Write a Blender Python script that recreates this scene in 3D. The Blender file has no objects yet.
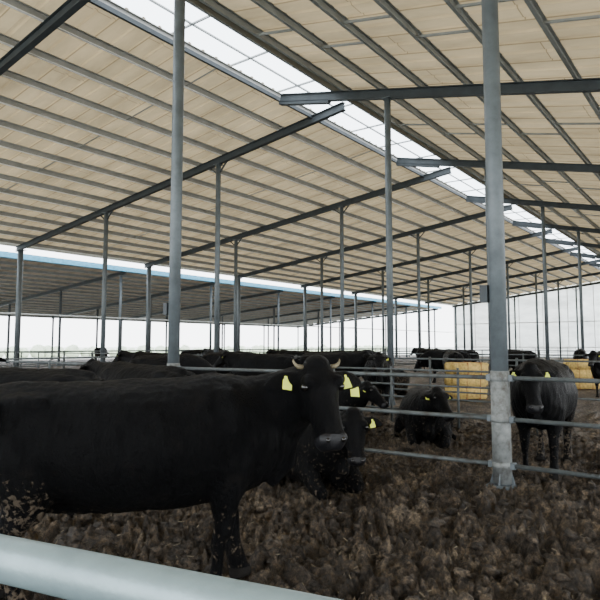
import bpy, bmesh, math, random
from mathutils import Vector, Matrix, noise
random.seed(7)
C = bpy.context.scene.collection
# ---------------------------------------------------------------- materials
def newmat(name):
    m = bpy.data.materials.new(name); m.use_nodes = True
    nt = m.node_tree; nt.nodes.clear()
    out = nt.nodes.new('ShaderNodeOutputMaterial')
    return m, nt, out
def N(nt, t, **kw):
    n = nt.nodes.new(t)
    for k, v in kw.items():
        if k in n.inputs: n.inputs[k].default_value = v
        else: setattr(n, k, v)
    return n
def ramp(nt, fac, stops):
    r = nt.nodes.new('ShaderNodeValToRGB')
    while len(r.color_ramp.elements) < len(stops): r.color_ramp.elements.new(0.5)
    for e, (p, c) in zip(r.color_ramp.elements, stops):
        e.position = p; e.color = (c[0], c[1], c[2], 1)
    nt.links.new(fac, r.inputs[0]); return r
def simple(name, col, rough=0.5, metal=0.0, var=0.25, scale=6.0, bump=0.0, bscale=40, dirt=None, spec=0.5):
    m, nt, out = newmat(name)
    b = N(nt, 'ShaderNodeBsdfPrincipled', Roughness=rough, Metallic=metal)
    b.inputs['Specular IOR Level'].default_value = spec
    tc = N(nt, 'ShaderNodeTexCoord')
    nz = N(nt, 'ShaderNodeTexNoise', Scale=scale, Detail=6.0, Roughness=0.65)
    nt.links.new(tc.outputs['Object'], nz.inputs['Vector'])
    lo = [c*(1-var) for c in col]; hi = [min(1, c*(1+var)) for c in col]
    r = ramp(nt, nz.outputs['Fac'], [(0.3, dirt if dirt else lo), (0.5, col), (0.72, hi)])
    nt.links.new(r.outputs[0], b.inputs['Base Color'])
    if bump:
        n2 = N(nt, 'ShaderNodeTexNoise', Scale=bscale, Detail=4.0)
        nt.links.new(tc.outputs['Object'], n2.inputs['Vector'])
        bp = N(nt, 'ShaderNodeBump', Strength=bump, Distance=0.02)
        nt.links.new(n2.outputs['Fac'], bp.inputs['Height']); nt.links.new(bp.outputs[0], b.inputs['Normal'])
    nt.links.new(b.outputs[0], out.inputs[0])
    return m
M_STEEL = simple('galv_steel', (0.095, 0.112, 0.122), 0.5, 0.25, 0.25, 5)
M_STEELD = simple('dark_steel', (0.035, 0.041, 0.045), 0.55, 0.2, 0.2, 4, spec=0.3)
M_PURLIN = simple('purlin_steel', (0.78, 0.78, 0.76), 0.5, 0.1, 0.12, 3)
M_PURLIN_SHADE = simple('purlin_steel_shaded', (0.25, 0.245, 0.23), 0.6, 0.1, 0.15, 3, spec=0.3)  # dark copy of the purlin steel: shadow lines put into the colour
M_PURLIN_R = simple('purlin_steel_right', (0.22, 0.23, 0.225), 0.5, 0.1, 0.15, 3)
M_RAIL = simple('rail_pipe', (0.07, 0.08, 0.08), 0.55, 0.2, 0.3, 9, 0.1, 60, dirt=(0.04, 0.035, 0.03), spec=0.35)
M_PIPE = simple('pipe_near', (0.21, 0.28, 0.295), 0.36, 0.35, 0.12, 11, 0.06, 90)
M_BLUE = simple('blue_fascia', (0.08, 0.32, 0.48), 0.5)
M_HOOF = simple('hoof', (0.008, 0.007, 0.006), 0.8, spec=0.1)
M_HORN = simple('horn', (0.15, 0.125, 0.075), 0.5, 0, 0.6, 20, spec=0.3)
M_TAG = simple('ear_tag_yellow', (0.62, 0.68, 0.10), 0.45, 0, 0.08)
M_EYE = simple('eye', (0.004, 0.0035, 0.003), 0.08)
M_MUZ = simple('muzzle', (0.005, 0.005, 0.006), 0.45, 0, 0.3, 30, 0.3, 120, spec=0.28)
M_STRAW = simple('straw', (0.60, 0.42, 0.13), 0.9, 0, 0.4, 14, 0.8, 60)
M_TWINE = simple('twine', (0.3, 0.12, 0.05), 0.8)
M_WHITE = simple('white_plastic', (0.6, 0.62, 0.6), 0.5, 0, 0.15)
M_LEAF = simple('hazy_foliage', (0.50, 0.56, 0.42), 0.9, 0, 0.3, 1.5, 0.8, 5)  # pale green: distance haze put into the leaf colour
M_OUT = simple('outside_ground', (0.66, 0.67, 0.60), 0.95, 0, 0.15, 0.2)

def roofmat(name, col, trans):
    m, nt, out = newmat(name)
    tc = N(nt, 'ShaderNodeTexCoord')
    mp = N(nt, 'ShaderNodeMapping'); mp.inputs['Scale'].default_value = (0.35, 1.0, 1)
    nt.links.new(tc.outputs['Object'], mp.inputs[0])
    nz = N(nt, 'ShaderNodeTexNoise', Scale=1.1, Detail=5.0, Roughness=0.6)
    nt.links.new(mp.outputs[0], nz.inputs['Vector'])
    lo = [c*0.74 for c in col]; hi = [min(1, c*1.18) for c in col]
    r = ramp(nt, nz.outputs['Fac'], [(0.3, lo), (0.55, col), (0.75, hi)])
    w = N(nt, 'ShaderNodeTexBrick')
    w.offset = 0.5
    w.inputs['Scale'].default_value = 1.0
    w.inputs['Brick Width'].default_value = 6.0; w.inputs['Row Height'].default_value = 1.0
    w.inputs['Mortar Size'].default_value = 0.014
    w.inputs['Color1'].default_value = (1, 1, 1, 1); w.inputs['Color2'].default_value = (0.90, 0.89, 0.87, 1)
    w.inputs['Mortar'].default_value = (0.55, 0.53, 0.5, 1)
    nt.links.new(tc.outputs['Object'], w.inputs['Vector'])
    mx = N(nt, 'ShaderNodeMixRGB', blend_type='MULTIPLY'); mx.inputs[0].default_value = 1
    nt.links.new(r.outputs[0], mx.inputs[1]); nt.links.new(w.outputs['Color'], mx.inputs[2])
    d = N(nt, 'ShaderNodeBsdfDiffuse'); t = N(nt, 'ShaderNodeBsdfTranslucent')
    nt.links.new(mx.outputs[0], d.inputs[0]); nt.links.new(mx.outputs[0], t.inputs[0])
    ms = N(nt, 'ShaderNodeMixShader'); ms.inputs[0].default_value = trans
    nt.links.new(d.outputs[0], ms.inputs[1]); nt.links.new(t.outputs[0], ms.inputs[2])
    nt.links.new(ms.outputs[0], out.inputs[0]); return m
M_ROOF = roofmat('roof_sheet', (0.56, 0.44, 0.265), 0.145)  # translucency added so sky light brightens the roof and fills the barn
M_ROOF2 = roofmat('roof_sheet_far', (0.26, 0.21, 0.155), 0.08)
M_WALL = roofmat('end_wall_sheet', (0.82, 0.84, 0.83), 0.6)
def skylightmat():
    m, nt, out = newmat('skylight_sheet')
    t = N(nt, 'ShaderNodeBsdfTranslucent'); t.inputs[0].default_value = (0.9, 0.96, 1, 1)
    g = N(nt, 'ShaderNodeBsdfTransparent'); g.inputs[0].default_value = (0.97, 0.99, 1, 1)
    ms = N(nt, 'ShaderNodeMixShader'); ms.inputs[0].default_value = 0.85
    nt.links.new(t.outputs[0], ms.inputs[1]); nt.links.new(g.outputs[0], ms.inputs[2])
    nt.links.new(ms.outputs[0], out.inputs[0]); return m
M_SKY = skylightmat()

def coatmat():
    m, nt, out = newmat('black_coat')
    b = N(nt, 'ShaderNodeBsdfPrincipled', Roughness=0.42)
    b.inputs['Specular IOR Level'].default_value = 0.08
    tc = N(nt, 'ShaderNodeTexCoord')
    nz = N(nt, 'ShaderNodeTexNoise', Scale=5.0, Detail=7.0, Roughness=0.65)
    nt.links.new(tc.outputs['Object'], nz.inputs['Vector'])
    r = ramp(nt, nz.outputs['Fac'], [(0.35, (0.0006, 0.0006, 0.0008)), (0.58, (0.0013, 0.0013, 0.0016)), (0.75, (0.0065, 0.0052, 0.0044))])
    sep = N(nt, 'ShaderNodeSeparateXYZ'); nt.links.new(tc.outputs['Object'], sep.inputs[0])
    def mr(sock, a, c, d, e):
        n = N(nt, 'ShaderNodeMapRange'); n.inputs[1].default_value = a; n.inputs[2].default_value = c
        n.inputs[3].default_value = d; n.inputs[4].default_value = e
        nt.links.new(sock, n.inputs[0]); return n.outputs[0]
    def mth(op, a, c):
        n = N(nt, 'ShaderNodeMath', operation=op)
        for i, v in enumerate((a, c)):
            if isinstance(v, (int, float)): n.inputs[i].default_value = v
            else: nt.links.new(v, n.inputs[i])
        return n.outputs[0]
    low = mr(sep.outputs['Z'], 0.92, 0.72, 0.0, 1.0)
    rear = mr(sep.outputs['X'], -0.34, -0.50, 0.0, 1.0)
    area = mth('MULTIPLY', low, rear)
    legs = mr(sep.outputs['Z'], 0.46, 0.05, 0.0, 0.8)
    belly = mth('MULTIPLY', mr(sep.outputs['Z'], 0.70, 0.54, 0.0, 0.62), 1.0)
    area = mth('MAXIMUM', area, mth('MAXIMUM', legs, belly))
    mz = N(nt, 'ShaderNodeTexNoise', Scale=30.0, Detail=3.0, Roughness=0.6)
    nt.links.new(tc.outputs['Object'], mz.inputs['Vector'])
    mask = mth('ADD', mz.outputs['Fac'], mth('MULTIPLY', area, 0.27))
    mask = mr(mask, 0.76, 0.84, 0.0, 0.85)
    mx = N(nt, 'ShaderNodeMixRGB'); nt.links.new(mask, mx.inputs[0])
    nt.links.new(r.outputs[0], mx.inputs[1]); mx.inputs[2].default_value = (0.105, 0.082, 0.058, 1)
    nt.links.new(mx.outputs[0], b.inputs['Base Color'])
    mp = N(nt, 'ShaderNodeMapping'); mp.inputs['Scale'].default_value = (34, 60, 13)
    nt.links.new(tc.outputs['Object'], mp.inputs[0])
    hz = N(nt, 'ShaderNodeTexNoise', Scale=1.8, Detail=6.0, Roughness=0.75)
    nt.links.new(mp.outputs[0], hz.inputs['Vector'])
    hs = mth('ADD', hz.outputs['Fac'], mth('MULTIPLY', mask, 0.8))
    bp = N(nt, 'ShaderNodeBump', Strength=1.0, Distance=0.03)
    nt.links.new(hs, bp.inputs['Height']); nt.links.new(bp.outputs[0], b.inputs['Normal'])
    nt.links.new(b.outputs[0], out.inputs[0]); return m
M_COAT = coatmat()

def mudmat():
    m, nt, out = newmat('trampled_mud')
    b = N(nt, 'ShaderNodeBsdfPrincipled', Roughness=0.6)
    b.inputs['Specular IOR Level'].default_value = 0.3
    tc = N(nt, 'ShaderNodeTexCoord')
    n1 = N(nt, 'ShaderNodeTexNoise', Scale=1.7, Detail=8.0, Roughness=0.75)
    n2 = N(nt, 'ShaderNodeTexNoise', Scale=17.0, Detail=8.0, Roughness=0.85)
    for n in (n1, n2): nt.links.new(tc.outputs['Object'], n.inputs['Vector'])
    r1 = ramp(nt, n1.outputs['Fac'], [(0.34, (0.024, 0.019, 0.014)), (0.5, (0.070, 0.054, 0.039)), (0.66, (0.175, 0.141, 0.103))])
    r2 = ramp(nt, n2.outputs['Fac'], [(0.37, (0.12, 0.115, 0.11)), (0.5, (0.95, 0.93, 0.9)), (0.63, (3.0, 2.75, 2.3))])
    mx = N(nt, 'ShaderNodeMixRGB', blend_type='MULTIPLY'); mx.inputs[0].default_value = 1
    nt.links.new(r1.outputs[0], mx.inputs[1]); nt.links.new(r2.outputs[0], mx.inputs[2])
    nt.links.new(mx.outputs[0], b.inputs['Base Color'])
    n3 = N(nt, 'ShaderNodeTexNoise', Scale=22.0, Detail=8.0, Roughness=0.85)
    nt.links.new(tc.outputs['Object'], n3.inputs['Vector'])
    bp = N(nt, 'ShaderNodeBump', Strength=1.0, Distance=0.11)
    nt.links.new(n3.outputs['Fac'], bp.inputs['Height']); nt.links.new(bp.outputs[0], b.inputs['Normal'])
    nt.links.new(b.outputs[0], out.inputs[0]); return m
M_MUD = mudmat()
M_STALK = simple('straw_stalk', (0.20, 0.16, 0.10), 0.8, 0, 0.4, 3)

# ---------------------------------------------------------------- mesh builder
class MB:
    def __init__(s): s.v = []; s.f = []; s.m = []; s.sm = []
    def add(s, vs, fs, mi=0, smooth=False):
        o = len(s.v); s.v += [tuple(v) for v in vs]
        for f in fs: s.f.append([i+o for i in f]); s.m.append(mi); s.sm.append(smooth)
    def box(s, c, d, mi=0, rot=None):
        hx, hy, hz = d[0]/2, d[1]/2, d[2]/2
        vs = [Vector((x*hx, y*hy, z*hz)) for z in (-1, 1) for y in (-1, 1) for x in (-1, 1)]
        if rot: vs = [rot @ v for v in vs]
        vs = [v+Vector(c) for v in vs]
        s.add(vs, [(0, 2, 3, 1), (4, 5, 7, 6), (0, 1, 5, 4), (2, 6, 7, 3), (0, 4, 6, 2), (1, 3, 7, 5)], mi)
    def beam(s, p, q, w, h, mi=0, off=0.0, up=Vector((0, 0, 1))):
        p = Vector(p); q = Vector(q); t = (q-p).normalized(); sd = t.cross(up).normalized(); u = sd.cross(t)
        vs = [e + sd*a*w/2 + u*(b*h/2+off) for e in (p, q) for b in (-1, 1) for a in (-1, 1)]
        s.add(vs, [(0, 1, 3, 2), (4, 6, 7, 5), (0, 4, 5, 1), (2, 3, 7, 6), (0, 2, 6, 4), (1, 5, 7, 3)], mi)
    def ibeam(s, p, q, w, h, mi=0):
        s.beam(p, q, w, 0.02, mi, h/2); s.beam(p, q, w, 0.02, mi, -h/2); s.beam(p, q, 0.02, h, mi)
    def tube(s, pts, side=Vector((0, 1, 0)), seg=20, mi=0):
        P = [Vector(p[:3]) for p in pts]; vs = []
        for i, p in enumerate(pts):
            t = (P[min(i+1, len(P)-1)]-P[max(i-1, 0)]).normalized()
            sd = (side - t*side.dot(t)).normalized(); u = t.cross(sd)
            for k in range(seg):
                an = 2*math.pi*k/seg
                vs.append(P[i]+sd*p[3]*math.cos(an)+u*p[4]*math.sin(an))
        fs = []
        for i in range(len(pts)-1):
            for k in range(seg):
                a = i*seg+k; b = i*seg+(k+1) % seg
                fs.append((a, b, b+seg, a+seg))
        fs.append(tuple(reversed(range(seg)))); fs.append(tuple(range((len(pts)-1)*seg, len(pts)*seg)))
        s.add(vs, fs, mi, True)
    def pipe(s, p, q, r, mi=0, seg=14):
        p = Vector(p); q = Vector(q); t = (q-p).normalized()
        h = Vector((0, 0, 1)) if abs(t.z) < 0.9 else Vector((0, 1, 0))
        s.tube([(*p, r, r), (*q, r, r)], h.cross(t).normalized(), seg, mi)
    def sphere(s, c, r, mi=0, sc=(1, 1, 1)):
        bm = bmesh.new(); bmesh.ops.create_icosphere(bm, subdivisions=2, radius=r)
        vs = [Vector(c)+Vector((v.co.x*sc[0], v.co.y*sc[1], v.co.z*sc[2])) for v in bm.verts]
        s.add(vs, [tuple(v.index for v in f.verts) for f in bm.faces], mi, True); bm.free()
    def mesh(s, name, mats):
        me = bpy.data.meshes.new(name); me.from_pydata(s.v, [], s.f)
        for m in mats: me.materials.append(m)
        me.polygons.foreach_set('material_index', s.m); me.polygons.foreach_set('use_smooth', s.sm)
        bm = bmesh.new(); bm.from_mesh(me); bmesh.ops.recalc_face_normals(bm, faces=bm.faces); bm.to_mesh(me); bm.free()
        me.update(); return me
    def obj(s, name, mats, loc=(0, 0, 0)):
        o = bpy.data.objects.new(name, s.mesh(name, mats)); o.location = loc; C.objects.link(o); return o

# ---------------------------------------------------------------- barn
YA = 6.69; DY = 8.8
FR = [YA-DY] + [YA+DY*i for i in range(9)]            # frames of the left slope
FRR = [-1.3, 6.45] + [13.6+7.8*i for i in range(9)]   # frames of the right slope
Y0, Y1 = -6.0, 78.0
XE = -31.8
def zl(x): return 7.15+0.114*(x+31)
def zr(x): return 9.4-0.237*(x+11.1)
XR = 7.0; XS = -9.35
fr = MB()
for y in FR:
    fr.ibeam((XE-0.5, y, zl(XE-0.5)), (-10.1, y, zl(-10.1)), 0.16, 0.26)
    for xc in (-16.05, -23.6):
        for sg in (-1, 1):
            fr.beam((xc, y, zl(xc)-0.55), (xc+sg*0.5, y, zl(xc+sg*0.5)-0.12), 0.05, 0.05)
for y in FRR:
    fr.ibeam((-11.3, y, zr(-11.3)), (XR, y, zr(XR)), 0.16, 0.24)
    fr.beam((-11.3, y, zr(-11.3)-0.16), (-9.4, y, zr(-9.4)-0.16), 0.16, 0.1)
for x, z in ((-11.45, 9.5), (-9.4, 9.5)):
    fr.box((x, (Y0+Y1)/2, z), (0.08, Y1-Y0, 0.12))
fr.obj('roof_frame', [M_STEELD])
pl = MB()
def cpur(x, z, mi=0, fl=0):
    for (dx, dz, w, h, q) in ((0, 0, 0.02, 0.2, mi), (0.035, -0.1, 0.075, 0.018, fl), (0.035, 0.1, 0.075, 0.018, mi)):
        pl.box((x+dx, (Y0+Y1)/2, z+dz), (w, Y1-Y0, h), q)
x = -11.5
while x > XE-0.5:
    cpur(x, zl(x)+0.245, 2, 0); x -= 1.45  # web and top flange painted as shade, bottom flange left light
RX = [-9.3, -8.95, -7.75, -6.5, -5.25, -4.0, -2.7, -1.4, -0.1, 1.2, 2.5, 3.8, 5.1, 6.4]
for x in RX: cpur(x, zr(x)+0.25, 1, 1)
for j in range(len(FR)-1):
    y = FR[j]+DY*0.5
    xs = [-11.5-1.45*k for k in range(14)]
    for a, b in list(zip(xs[:-1], xs[1:]))[::2]:
        pl.beam((a, y, zl(a)+0.2), (b, y, zl(b)+0.2), 0.03, 0.03, 1)
for j in range(len(FRR)-1):
    y = FRR[j]+3.9
    for i, (a, b) in enumerate(zip(RX[1:-1], RX[2:])):
        yy = y+(0.5 if i % 2 else -0.5)
        pl.beam((a, yy, zr(a)+0.2), (b, yy, zr(b)+0.2), 0.04, 0.05, 1)
pl.obj('roof_purlins', [M_PURLIN, M_PURLIN_R, M_PURLIN_SHADE])
def sheet(mb, xa, za, xb, zb, mi=0):
    n = int((Y1-Y0)/0.5); vs = []; fs = []
    for i in range(n+1):
        y = Y0+i*(Y1-Y0)/n
        for dy, dz in ((0, 0), (0.36, 0), (0.40, 0.045), (0.46, 0.045)):
            if i == n and dy > 0: continue
            vs.append((xa, y+dy, za+dz)); vs.append((xb, y+dy, zb+dz))
    for k in range(len(vs)//2-1):
        fs.append((2*k, 2*k+1, 2*k+3, 2*k+2))
    mb.add(vs, fs, mi)
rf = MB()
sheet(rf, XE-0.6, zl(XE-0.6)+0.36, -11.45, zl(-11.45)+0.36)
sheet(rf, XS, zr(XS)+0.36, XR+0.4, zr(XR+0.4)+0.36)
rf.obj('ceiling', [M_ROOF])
sk = MB()
sk.add([(-11.6, Y0, 9.86), (-9.2, Y0, 9.80), (-9.2, Y1, 9.80), (-11.6, Y1, 9.86)], [(0, 1, 2, 3)], 0)
y = Y0
while y < Y1:
    sk.beam((-11.6, y, 9.82), (-9.2, y, 9.76), 0.04, 0.05, 1); y += 2.2
sk.box((-10.75, (Y0+Y1)/2, 9.79), (0.035, Y1-Y0, 0.05), 1)
sk.box((-10.05, (Y0+Y1)/2, 9.77), (0.035, Y1-Y0, 0.05), 1)
sk.obj('roof_skylight', [M_SKY, M_PURLIN_R])
def z2(x): return 6.75+0.082*(x+34.4)
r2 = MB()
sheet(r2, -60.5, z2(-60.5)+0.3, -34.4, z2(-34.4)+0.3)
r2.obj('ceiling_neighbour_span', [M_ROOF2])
g2 = MB()
for y in FR: g2.ibeam((-60.3, y, z2(-60.3)), (-34.4, y, z2(-34.4)), 0.16, 0.24, 1)
x = -35.0
while x > -60:
    g2.box((x, (Y0+Y1)/2, z2(x)+0.2), (0.07, Y1-Y0, 0.18), 0); x -= 1.6
g2.box((-34.3, (Y0+Y1)/2, z2(-34.4)+0.2), (0.06, Y1-Y0, 0.34), 2)
g2.box((-60.4, (Y0+Y1)/2, z2(-60.4)+0.1), (0.06, Y1-Y0, 0.3), 0)
g2.obj('neighbour_roof_frame', [M_PURLIN_R, M_STEELD, M_BLUE])
gt = MB()
gt.box((XE-0.66, (Y0+Y1)/2, zl(XE-0.6)+0.28), (0.06, Y1-Y0, 0.2), 0)
gt.obj('eave_gutter', [M_WHITE])

M_SLEEVE = simple('muddy_sleeve', (0.15, 0.16, 0.155), 0.7, 0.1, 0.5, 9, 0.3, 50, dirt=(0.05, 0.043, 0.035))
def column_mesh(h, r, detail=False):
    m = MB()
    m.tube([(0, 0, -0.05, r, r), (0, 0, h, r, r)], Vector((1, 0, 0)), 24, 0)
    m.box((0, 0, 0.0), (r*3.0, r*3.0, 0.03), 0)
    m.box((0, 0, h-0.01), (r*3, r*3, 0.02), 0)
    for a in range(4):
        c, s_ = math.cos(a*math.pi/2), math.sin(a*math.pi/2)
        m.add([(c*r, s_*r, 0.015), (c*r*1.5, s_*r*1.5, 0.015), (c*r, s_*r, 0.17), (c*r-s_*0.01, s_*r+c*0.01, 0.015), (c*r*1.5-s_*0.01, s_*r*1.5+c*0.01, 0.015), (c*r-s_*0.01, s_*r+c*0.01, 0.17)],
              [(0, 1, 2), (3, 5, 4), (0, 3, 4, 1), (1, 4, 5, 2), (0, 2, 5, 3)], 0)
    if detail:
        m.tube([(0, 0, 0.03, r*1.10, r*1.10), (0, 0, 1.30, r*1.10, r*1.10)], Vector((1, 0, 0)), 24, 1)
        for z in (0.23, 0.75, 1.22):
            m.tube([(0, 0, z-0.035, r*1.16, r*1.16), (0, 0, z+0.035, r*1.16, r*1.16)], Vector((1, 0, 0)), 24, 1)
            m.box((r*1.25, 0, z), (0.06, 0.08, 0.07), 0); m.box((-r*1.25, 0, z), (0.06, 0.08, 0.07), 0)
        m.box((-r-0.04, -0.03, 2.2), (0.09, 0.12, 0.2), 2)
    return m.mesh('steel_column', [M_STEEL, M_SLEEVE, M_STEELD])
def column(me, X, y):
    o = bpy.data.objects.new('steel_column', me); o.location = (X, y, 0); C.objects.link(o)
for X, r in [(-16.05, 0.10), (-23.6, 0.105), (-31.8, 0.15)]:
    me = column_mesh(zl(X)-0.14, r)
    for y in FR: column(me, X, y)
me = column_mesh(zr(-7.45)-0.13, 0.09)
column(column_mesh(zr(-7.45)-0.13, 0.097, True), -7.45, 6.22); column(me, -7.45, FRR[0])
for y in FRR[2:]: column(me, -7.45, y)
me = column_mesh(zr(-1.5)-0.13, 0.09)
column(column_mesh(zr(-2.24)-0.13, 0.097, True), -2.24, 6.69); column(me, -1.5, FRR[0])
for y in FRR[2:]: column(me, -1.5, y)
me = column_mesh(zr(5.2)-0.13, 0.09)
for y in FRR: column(me, 5.2, y)
for X, r in [(-35.0, 0.1), (-43, 0.1), (-51.5, 0.1), (-60, 0.1)]:
    me = column_mesh(z2(X)-0.14, r)
    for y in FR: column(me, X, y)

def fence(p, q, zs, r=0.025, step=2.9, name='pen_fence', posts=True):
    m = MB(); p = Vector(p); q = Vector(q); L = (q-p).length; t = (q-p)/L
    for z in zs: m.pipe(p+Vector((0, 0, z)), q+Vector((0, 0, z)), r)
    if posts:
        n = max(1, round(L/step))
        for i in range(n+1):
            c = p+t*(L*i/n); m.pipe(c+Vector((0, 0, -0.05)), c+Vector((0, 0, max(zs)+0.06)), r*1.25)
    return m.obj(name, [M_RAIL])
fence((-2.38, 6.68, 0), (-7.31, 6.24, 0), (0.23, 0.75, 1.22), posts=False)
fence((-2.10, YA, 0), (5.1, YA, 0), (0.23, 0.75, 1.22), posts=False)
fence((-7.59, 6.25, 0), (-31.3, YA, 0), (0.3, 0.75, 1.22), step=3.87)
fence((-2.9, 10.55, 0), (-7.2, 10.55, 0), (0.3, 0.55, 0.8, 1.1), r=0.02, step=1.4, name='pen_gate')
fence((5.05, 15.2, 0), (-31.3, 15.2, 0), (0.3, 0.75, 1.2), step=2.5)
fence((5.05, 24.0, 0), (-31.3, 24.0, 0), (0.3, 0.75, 1.2), step=4)
fence((5.05, 41.5, 0), (-31.3, 41.5, 0), (0.3, 0.75, 1.2), step=4)
fence((-31.4, -2, 0), (-31.4, 77, 0), (0.4, 0.8, 1.2), step=4.4)
fence((-16.3, 7.0, 0), (-16.3, 77, 0), (0.4, 0.8, 1.2), step=4.4)
fence((-34.6, -2, 0), (-34.6, 77, 0), (0.4, 0.8, 1.2), step=4.4)
nr = MB()
a = Vector((-1.151, 0.525, 1.2)); b = Vector((-0.493, 0.685, 1.2)); t = (b-a).normalized()
A = a-t*2.6; B = b+t*1.5
nr.pipe(A, B, 0.04, seg=32)
for z in (0.8, 0.4): nr.pipe((A.x, A.y, z), (B.x, B.y, z), 0.03, seg=20)
for e in (A, B): nr.pipe((e.x, e.y, -0.05), (e.x, e.y, 1.24), 0.045, seg=20)
nr.obj('guard_rail', [M_PIPE])
wp = MB()
wp.pipe((-33.2, Y0, 3.4), (-33.2, Y1, 3.4), 0.04)
for y in FR: wp.beam((-32.0, y, 3.4), (-33.25, y, 3.4), 0.05, 0.05)
wp.obj('water_pipe', [M_WHITE])

ew = MB()
yw = 77.6
prof = [(-32.3, zl(-32.3)+0.3), (-11.4, zl(-11.4)+0.3), (-9.3, zr(-9.3)+0.3), (7.2, zr(7.2)+0.3)]
vs = [(x, yw, 0.0) for x, z in prof]+[(x, yw, z) for x, z in prof]
ew.add(vs, [(0, 1, 5, 4), (1, 2, 6, 5), (2, 3, 7, 6)], 0)
for i in range(14):
    x = -32.2+i*3; top = (zl(x) if x < -10 else zr(x))
    ew.box((x, yw-0.05, top/2), (0.08, 0.05, top), 1)
ew.box((-12.5, yw-0.1, 1.3), (39.5, 0.1, 0.12), 1); ew.box((-12.5, yw-0.1, 4.5), (39.5, 0.1, 0.12), 1)
ew.obj('wall_end', [M_WALL, M_PURLIN])

# ---------------------------------------------------------------- floor
def coords(lo, hi, a, b, fine, coarse):
    out = []; x = lo
    while x < a: out.append(x); x += max(fine, min(coarse, (a-x)*0.12))
    x = a
    while x < b: out.append(x); x += fine
    x = b
    while x < hi: out.append(x); x += max(fine, min(coarse, (x-b)*0.12))
    out.append(hi); return out
xs = coords(-61, 9, -6.5, 0.6, 0.022, 1.2); ys = coords(-5, 77.8, 1.8, 8.5, 0.022, 1.2)
def gh(x, y):
    f = 1.0/(1+max(0, max(-6.5-x, y-8.5))*0.12)
    p = Vector((x, y, 0))
    wv = Vector((noise.noise(p*2.1), noise.noise(p*2.1+Vector((9, 9, 9))), 0))*0.25
    p2 = p+wv
    a = noise.noise(p*1.3)*0.045
    b = (abs(noise.noise(p2*3.2+Vector((5, 3, 1))))-0.25)*0.17
    c = (abs(noise.noise(p2*8.0+Vector((1, 7, 2))))-0.2)*0.20
    d = abs(noise.noise(p2*17.0))*0.13-0.026
    e = noise.noise(p*38.0)*0.034
    return (a+b+c+d+e)*f-0.02
vs = [(x, y, gh(x, y)) for y in ys for x in xs]
nx = len(xs); fs = [(j*nx+i, j*nx+i+1, (j+1)*nx+i+1, (j+1)*nx+i) for j in range(len(ys)-1) for i in range(nx-1)]
fm = MB(); fm.add(vs, fs, 0, True); fm.obj('floor', [M_MUD])
cl = MB(); rc = random.Random(3)
bm = bmesh.new(); bmesh.ops.create_icosphere(bm, subdivisions=2, radius=1.0)
iv = [v.co.copy() for v in bm.verts]; jf = [tuple(v.index for v in f.verts) for f in bm.faces]; bm.free()
for i in range(5200):
    x = rc.uniform(-7, 1.5); y = rc.uniform(2.0, 12.0); r = rc.uniform(0.014, 0.040)*(1.5 if rc.random() < .12 else 1)
    z = gh(x, y); o = Vector((i*1.7, 0, 0)); sx_, sy_, sz_ = rc.uniform(.8, 1.6), rc.uniform(.8, 1.6), rc.uniform(.5, .9)
    cl.add([Vector((v.x*sx_, v.y*sy_, v.z*sz_))*r*(1+0.9*noise.noise(v*1.6+o))+Vector((x, y, z)) for v in iv], jf, 0, True)
for i in range(2000):
    x = rc.uniform(-6.5, 1.2); y = rc.uniform(2.0, 9.0); an = rc.uniform(0, math.pi); l = rc.uniform(.02, .06)
    p = Vector((x, y, gh(x, y)+.006)); q = p+Vector((math.cos(an)*l, math.sin(an)*l, rc.uniform(-.01, .02)))
    cl.beam(p, q, .004, .003, 1)
cl.obj('bedding_clods', [M_MUD, M_STALK])
og = MB(); og.add([(-400, -200, -0.2), (300, -200, -0.2), (300, 400, -0.2), (-400, 400, -0.2)], [(0, 1, 2, 3)], 0)
og.obj('ground_outside', [M_OUT])
hd = MB()
for i in range(90):
    yy = -20+i*1.9+random.uniform(-0.5, 0.5); r = random.uniform(0.6, 1.1)
    bm = bmesh.new(); bmesh.ops.create_icosphere(bm, subdivisions=3, radius=r)
    for v in bm.verts: v.co *= 1+0.25*noise.noise(v.co*1.7+Vector((i, 0, 0)))
    vs = [v.co+Vector((-82, yy, r*0.5)) for v in bm.verts]
    hd.add(vs, [tuple(v.index for v in f.verts) for f in bm.faces], 0, True); bm.free()
hd.obj('hedge', [M_LEAF])

def bale(name, loc, rot, nz=3):
    m = MB()
    for k in range(nz):
        for j in range(2):
            c = (random.uniform(-0.03, 0.03), -0.24+j*0.48, 0.18+k*0.355)
            bm = bmesh.new(); bmesh.ops.create_cube(bm, size=1)
            bmesh.ops.scale(bm, vec=(0.95, 0.46, 0.35), verts=bm.verts)
            bmesh.ops.bevel(bm, geom=bm.edges[:], offset=0.04, segments=2, affect='EDGES')
            bmesh.ops.subdivide_edges(bm, edges=bm.edges[:], cuts=2)
            for v in bm.verts: v.co += v.co.normalized()*noise.noise(v.co*9+Vector((k, j, 0)))*0.03
            m.add([v.co+Vector(c) for v in bm.verts], [tuple(v.index for v in f.verts) for f in bm.faces], 0, True); bm.free()
            for dx in (-0.22, 0.22): m.box((c[0]+dx, c[1], c[2]), (0.015, 0.475, 0.37), 1)
    o = m.obj(name, [M_STRAW, M_TWINE], loc); o.rotation_euler = (0, 0, rot)
bale('straw_bale_stack', (-6.65, 16.8, 0), 0.9, 3)
bale('straw_bale_stack', (-4.75, 23.1, 0), 0.5, 3)
wt = MB()
wt.box((0, 0, 0.32), (1.2, 0.5, 0.04), 0)
for dy in (-0.24, 0.24): wt.box((0, dy, 0.48), (1.2, 0.04, 0.34), 0)
for dx in (-0.6, 0.6): wt.box((dx, 0, 0.48), (0.04, 0.52, 0.34), 0)
for dx in (-0.5, 0.5):
    for dy in (-0.18, 0.18): wt.box((dx, dy, 0.15), (0.07, 0.07, 0.32), 0)
wt.obj('water_trough', [M_WHITE], (-5.9, 7.6, 0))

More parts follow.
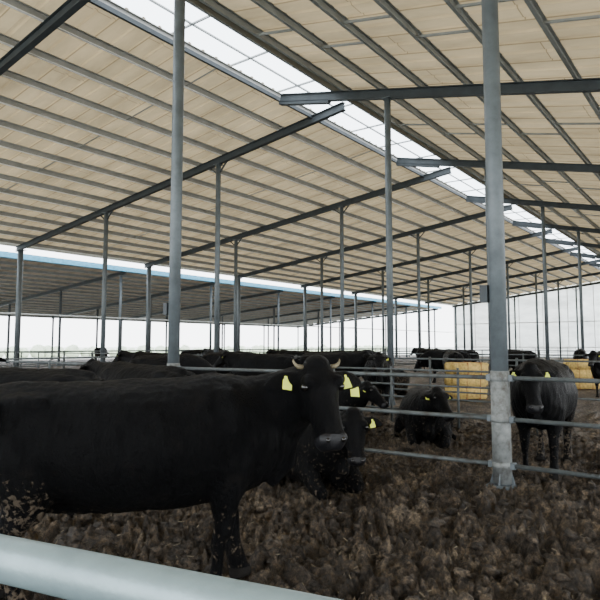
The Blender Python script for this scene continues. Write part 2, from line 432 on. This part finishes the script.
# ---------------------------------------------------------------- cows
def cow_mesh(poll, muzzle, lying=False, horns=True, tags=(1, 1), sx=1.0, seed=0, vox=0.018, step=0.0, hw=1.0):
    m = MB(); Yv = Vector((0, 1, 0))
    dz = -0.50 if lying else 0.0; wf = 1.15 if lying else 1.0
    sec = [(-0.91, 1.14, .07, .10), (-0.87, 1.11, .17, .20), (-0.78, 1.07, .24, .28), (-0.62, 1.03, .29, .335), (-0.40, .985, .32, .38), (-0.12, .955, .36, .41),
           (0.16, .955, .365, .42), (0.40, .975, .335, .42), (0.58, .995, .295, .405), (0.72, .99, .25, .36), (0.83, .97, .18, .28), (0.90, .95, .10, .17)]
    m.tube([(x*sx, 0, z+dz, a*wf, b) for x, z, a, b in sec], Yv, 32)
    for s in (-1, 1):
        m.sphere((-0.53*sx, s*0.15, 1.25+dz), 0.10, sc=(1.8, 1, .7))
        m.sphere((0.50*sx, s*0.15, 1.05+dz), 0.24, sc=(.9, .7, 1.25))
        m.sphere((-0.72*sx, s*0.12, 1.12+dz), 0.18)
    m.tube([(-0.80*sx, 0, 1.27+dz, .06, .06), (-0.6*sx, 0, 1.31+dz, .09, .06), (-0.2*sx, 0, 1.31+dz, .10, .06), (0.3*sx, 0, 1.33+dz, .10, .06), (0.55*sx, 0, 1.33+dz, .10, .07), (0.75*sx, 0, 1.25+dz, .08, .06)], Yv, 14)
    if not lying:
        for s in (-1, 1):
            o = step*s
            fx = 0.52*sx; y = s*0.165
            m.tube([(fx+.02, s*.16, 1.05, .13, .24), (fx-.01, s*.18, .84, .125, .19), (fx-.02, s*.175, .67, .10, .13), (fx+o*.3, y, .52, .07, .085), (fx+.01+o*.5, y, .41, .063, .070),
                    (fx+o*.7, y, .34, .050, .056), (fx+o*.8, y, .20, .044, .048), (fx+o, y, .125, .053, .057), (fx+.02+o, y, .07, .055, .063), (fx+.035+o, y, .0, .067, .083)], Yv, 18)
            hx = -0.60*sx; o = -step*s*1.2
            m.tube([(hx+.02, s*.13, 1.06, .17, .27), (hx+.05, s*.17, .90, .155, .27), (hx+.10, s*.185, .74, .125, .205), (hx+.04+o*.3, s*.18, .60, .08, .125), (hx-.09+o*.6, s*.17, .47, .056, .078), (hx-.10+o*.7, s*.165, .41, .050, .062),
                    (hx-.075+o*.8, s*.165, .25, .043, .049), (hx-.06+o, s*.165, .13, .053, .058), (hx-.035+o, s*.165, .07, .055, .063), (hx-.02+o, s*.165, .0, .067, .083)], Yv, 18)
        m.tube([(-.55*sx, 0, .68, .16, .12), (-.25*sx, 0, .60, .10, .07), (.1*sx, 0, .58, .06, .05)], Yv, 14)
        m.tube([(-0.86*sx, 0, 1.25, .045, .045), (-0.95*sx, 0, 1.18, .035, .035), (-0.98*sx, .01, .95, .027, .027), (-0.98*sx, .02, .6, .026, .026), (-0.97*sx, .02, .45, .05, .05), (-0.96*sx, .02, .28, .03, .03)], Yv, 10)
    else:
        for s in (-1, 1):
            m.tube([(.48*sx, s*.19, .50, .12, .22), (.58*sx, s*.26, .28, .11, .15), (.78*sx, s*.25, .12, .08, .085), (.86*sx, s*.24, .08, .06, .065)], Yv, 16)
            m.tube([(.88*sx, s*.24, .08, .06, .06), (.74*sx, s*.19, .055, .047, .047), (.60*sx, s*.15, .055, .055, .055), (.52*sx, s*.13, .055, .06, .055)], Yv, 14)
            m.tube([(-.62*sx, s*.2, .55, .15, .22), (-.42*sx, s*.33, .36, .12, .22), (-.18*sx, s*.40, .24, .09, .12)], Yv, 16)
            m.tube([(-.14*sx, s*.41, .24, .08, .1), (-.38*sx, s*.43, .14, .065, .075), (-.55*sx, s*.43, .08, .05, .055)], Yv, 14)
            m.tube([(-.56*sx, s*.43, .08, .05, .055), (-.32*sx, s*.46, .055, .04, .042), (-.12*sx, s*.47, .055, .048, .048), (-.02*sx, s*.47, .05, .055, .05)], Yv, 14)
    P = Vector(poll); Q = Vector(muzzle); a = (Q-P).normalized(); L = (Q-P).length; k = L/.55*hw
    s_ = a.cross(Vector((0, 0, 1))).normalized(); n = s_.cross(a).normalized()
    if n.dot(Vector((a.x, a.y, 0))) < 0: n = -n
    def H(t, u, w): return P+a*(t*L)+s_*(u*k)+n*(w*k)
    hs = [(0.0, .065, .06, -.06), (.04, .10, .09, -.07), (.14, .122, .118, -.085), (.26, .126, .132, -.095), (.38, .115, .13, -.095), (.5, .097, .116, -.085),
          (.64, .083, .098, -.07), (.78, .080, .082, -.058), (.88, .088, .076, -.052), (.95, .083, .068, -.052), (1.0, .058, .045, -.055)]
    m.tube([(*H(t, 0, o), w*k, d*k) for t, w, d, o in hs], s_, 24)
    m.sphere(H(.0, 0, -.05), .08*k, sc=(1, 1, .8))
    for s in (-1, 1):
        m.sphere(H(.24, s*.092, -.008), .044*k)
        m.sphere(H(.90, s*.048, -.008), .036*k)
        m.sphere(H(.50, s*.05, -.13), .065*k)
        e0 = H(.12, s*.09, -.09)
        ed = (s_*s*0.98 - n*.10 + Vector((0, 0, -.16))).normalized()
        ln = .225*k
        m.tube([(*(e0+ed*ln*f), w*k, d*k) for f, w, d in ((0, .03, .03), (.2, .05, .028), (.45, .068, .018), (.7, .060, .015), (.9, .036, .013), (1.0, .012, .010))], a, 16)
    S = Vector((.54*sx, 0, 1.05+dz)); E = P+a*(.14*L)-n*(.13*k)
    d1 = Vector((.34, 0, .10)); pts = []
    for i in range(7):
        f = i/6
        c = S*(1-f)**2+(S+d1)*2*f*(1-f)+E*f*f
        pts.append((*c, .25*(1-f)+.12*f, .36*(1-f)**1.1+.155*(1-(1-f)**1.1)))
    ndir = (E-S).normalized(); sh = ndir.cross(Vector((0, 0, 1))).normalized()
    m.tube(pts, sh, 24)
    mid = (S+E)/2
    m.tube([(*(S+Vector((.20, 0, -.34))), .09, .14), (*(S+Vector((.33, 0, -.22))), .07, .13), (*(mid+Vector((.08, 0, -.20))), .05, .11), (*(E+Vector((0, 0, -.14))), .04, .07)], sh, 12)
    me = m.mesh('cowraw', [M_COAT]); o = bpy.data.objects.new('cowraw', me); C.objects.link(o)
    r = o.modifiers.new('r', 'REMESH'); r.mode = 'VOXEL'; r.voxel_size = vox; r.use_smooth_shade = True
    sm = o.modifiers.new('s', 'SMOOTH'); sm.factor = 0.5; sm.iterations = int(7*0.018/vox)
    dg = bpy.context.evaluated_depsgraph_get(); dg.update()
    res = bpy.data.meshes.new_from_object(o.evaluated_get(dg), preserve_all_data_layers=False, depsgraph=dg)
    bpy.data.objects.remove(o)
    out = MB(); mi = []
    for p in res.polygons:
        c = p.center; q = 0
        tt = (c-P).dot(a)/L; near = ((c-P)-a*(c-P).dot(a)).length < .17*k
        if tt > .87 and near and (c-P).dot(n)/k > -.075: q = 2
        elif not lying and c.z < .065: q = 1
        mi.append(q)
    # coat relief: muscle swell plus shaggy clumps running down the flank
    V = []
    for v in res.vertices:
        p = v.co; nn = v.normal
        hd_ = min(1.0, max(0.0, ((p-P).length-0.2)/0.3))
        d = noise.noise(Vector((p.x*3, p.y*3, p.z*3))+Vector((seed, 0, 0)))*0.020*hd_
        d += noise.noise(Vector((p.x*26, p.y*26, p.z*9)))*0.007*(0.25+0.75*hd_)
        V.append(tuple(p+nn*d))
    out.v = V; out.f = [list(p.vertices) for p in res.polygons]; out.m = mi; out.sm = [True]*len(mi)
    bpy.data.meshes.remove(res)
    for s in (-1, 1):
        out.sphere(H(.30, s*.112, -.018), .024*k, 5)
        out.sphere(H(.93, s*.046, .022), .014*k, 5)
        if horns:
            b0 = H(.03, s*.09, -.05); up = -a
            out.tube([(*(b0+s_*s*x_*k+up*z_*k+n*w_*k), r_*k, r_*k) for x_, z_, w_, r_ in ((0, 0, 0, .015), (.03, .005, .0, .013), (.045, .013, .005, .010), (.055, .028, .010, .007), (.058, .038, .012, .005), (.058, .045, .012, .002))], n, 12, 3)
        ntag = tags[0] if s < 0 else tags[1]
        e0 = H(.12, s*.09, -.09); ed = (s_*s*0.98 - n*.10 + Vector((0, 0, -.16))).normalized()
        for j in range(ntag):
            c = e0+ed*(.10+j*.06)*k+n*.032*k+Vector((0, 0, -.035-.04*j))*k
            R = Matrix((s_, n, a)).transposed() @ Matrix.Rotation(0.2*s+0.3*j, 3, 'Y')
            out.box(c, (.055*k, .007, .062*k), 4, R)
            out.box(c-a*.038*k, (.026*k, .007, .03*k), 4, R)
    return out.mesh('black_cow', [M_COAT, M_HOOF, M_MUZ, M_HORN, M_TAG, M_EYE])
def put(me, loc, yaw, sc=1.0):
    o = bpy.data.objects.new('black_cow', me); o.location = loc; o.rotation_euler = (0, 0, math.radians(yaw)); o.scale = (sc,)*3
    C.objects.link(o); return o
put(cow_mesh((1.20, -.21, 1.49), (1.23, -.46, .96), tags=(2, 1), sx=1.16, step=0.09, vox=0.012, hw=1.08), (-3.17, 2.33, 0), 51.5)
put(cow_mesh((1.14, -.03, .93), (1.34, -.14, .44), lying=True, horns=False, vox=0.015, hw=1.05), (-4.2, 5.4, 0), -21)
# cow at the fence: head raised and turned to the viewer
put(cow_mesh((.99, .02, 1.34), (1.16, .09, .84), horns=False, step=.04, vox=0.015), (-2.06, 7.86, 0), -84, 1.02)
std = cow_mesh((1.15, 0, 1.42), (1.48, .03, 1.0), horns=False, tags=(1, 0), vox=.022, step=.06)
eat = cow_mesh((1.22, .05, .98), (1.42, .08, .48), horns=False, tags=(0, 1), vox=.022, step=.03)
lie = cow_mesh((1.10, .12, .95), (1.42, .28, .55), lying=True, horns=False, vox=.022)
put(std, (-5.74, 2.77, 0), -142)
put(lie, (-4.3, 9.0, 0), -60)
put(std, (-6.5, 4.9, 0), 185, .97)
put(lie, (-6.3, 9.0, 0), -20)
put(std, (-7.0, 12.2, 0), -60); put(lie, (-8.9, 15.9, 0), 160)
put(eat, (-10.3, 8.4, 0), 20)
put(std, (-9.9, 11.3, 0), 200)
put(std, (-3.3, 19.8, 0), -100)
put(eat, (-13, 13, 0), 10); put(std, (-18.5, 18, 0), 170); put(eat, (-12.5, 20, 0), 60)
put(std, (-11, 27, 0), 220); put(std, (-22, 20, 0), 30)
put(std, (-8.6, 20.5, 0), 120); put(std, (-15, 32, 0), 160); put(std, (-3.9, 30, 0), -80); put(eat, (-7, 34, 0), 100)
put(std, (-8.0, 26.5, 0), 150); put(eat, (-9.9, 23, 0), 210)
put(eat, (-46, 30, 0), 120)
put(std, (-13.8, 10.8, 0), 200); put(eat, (-11.8, 16.8, 0), 15)
put(std, (-9.3, 13.4, 0), 10); put(std, (-14.2, 18.0, 0), 190); put(std, (-11.5, 4.6, 0), 130)

# ---------------------------------------------------------------- world, camera
w = bpy.data.worlds.new('World'); bpy.context.scene.world = w; w.use_nodes = True
nt = w.node_tree; bg = nt.nodes['Background']
tc = N(nt, 'ShaderNodeTexCoord'); sp = N(nt, 'ShaderNodeSeparateXYZ'); nt.links.new(tc.outputs['Generated'], sp.inputs[0])
rr = ramp(nt, sp.outputs['Z'], [(0.0, (0.95, 0.97, 1.0)), (0.25, (0.90, 0.95, 1.0)), (1.0, (0.84, 0.92, 1.0))])
nt.links.new(rr.outputs[0], bg.inputs['Color']); bg.inputs['Strength'].default_value = 7.0
cd = bpy.data.cameras.new('camera'); cam = bpy.data.objects.new('camera', cd); C.objects.link(cam)
cd.sensor_width = 36; cd.lens = 34.2; cd.clip_end = 1000
cam.location = (0, 0, 1.6); cam.rotation_euler = (math.radians(94.5), 0, math.radians(37.7))
bpy.context.scene.camera = cam
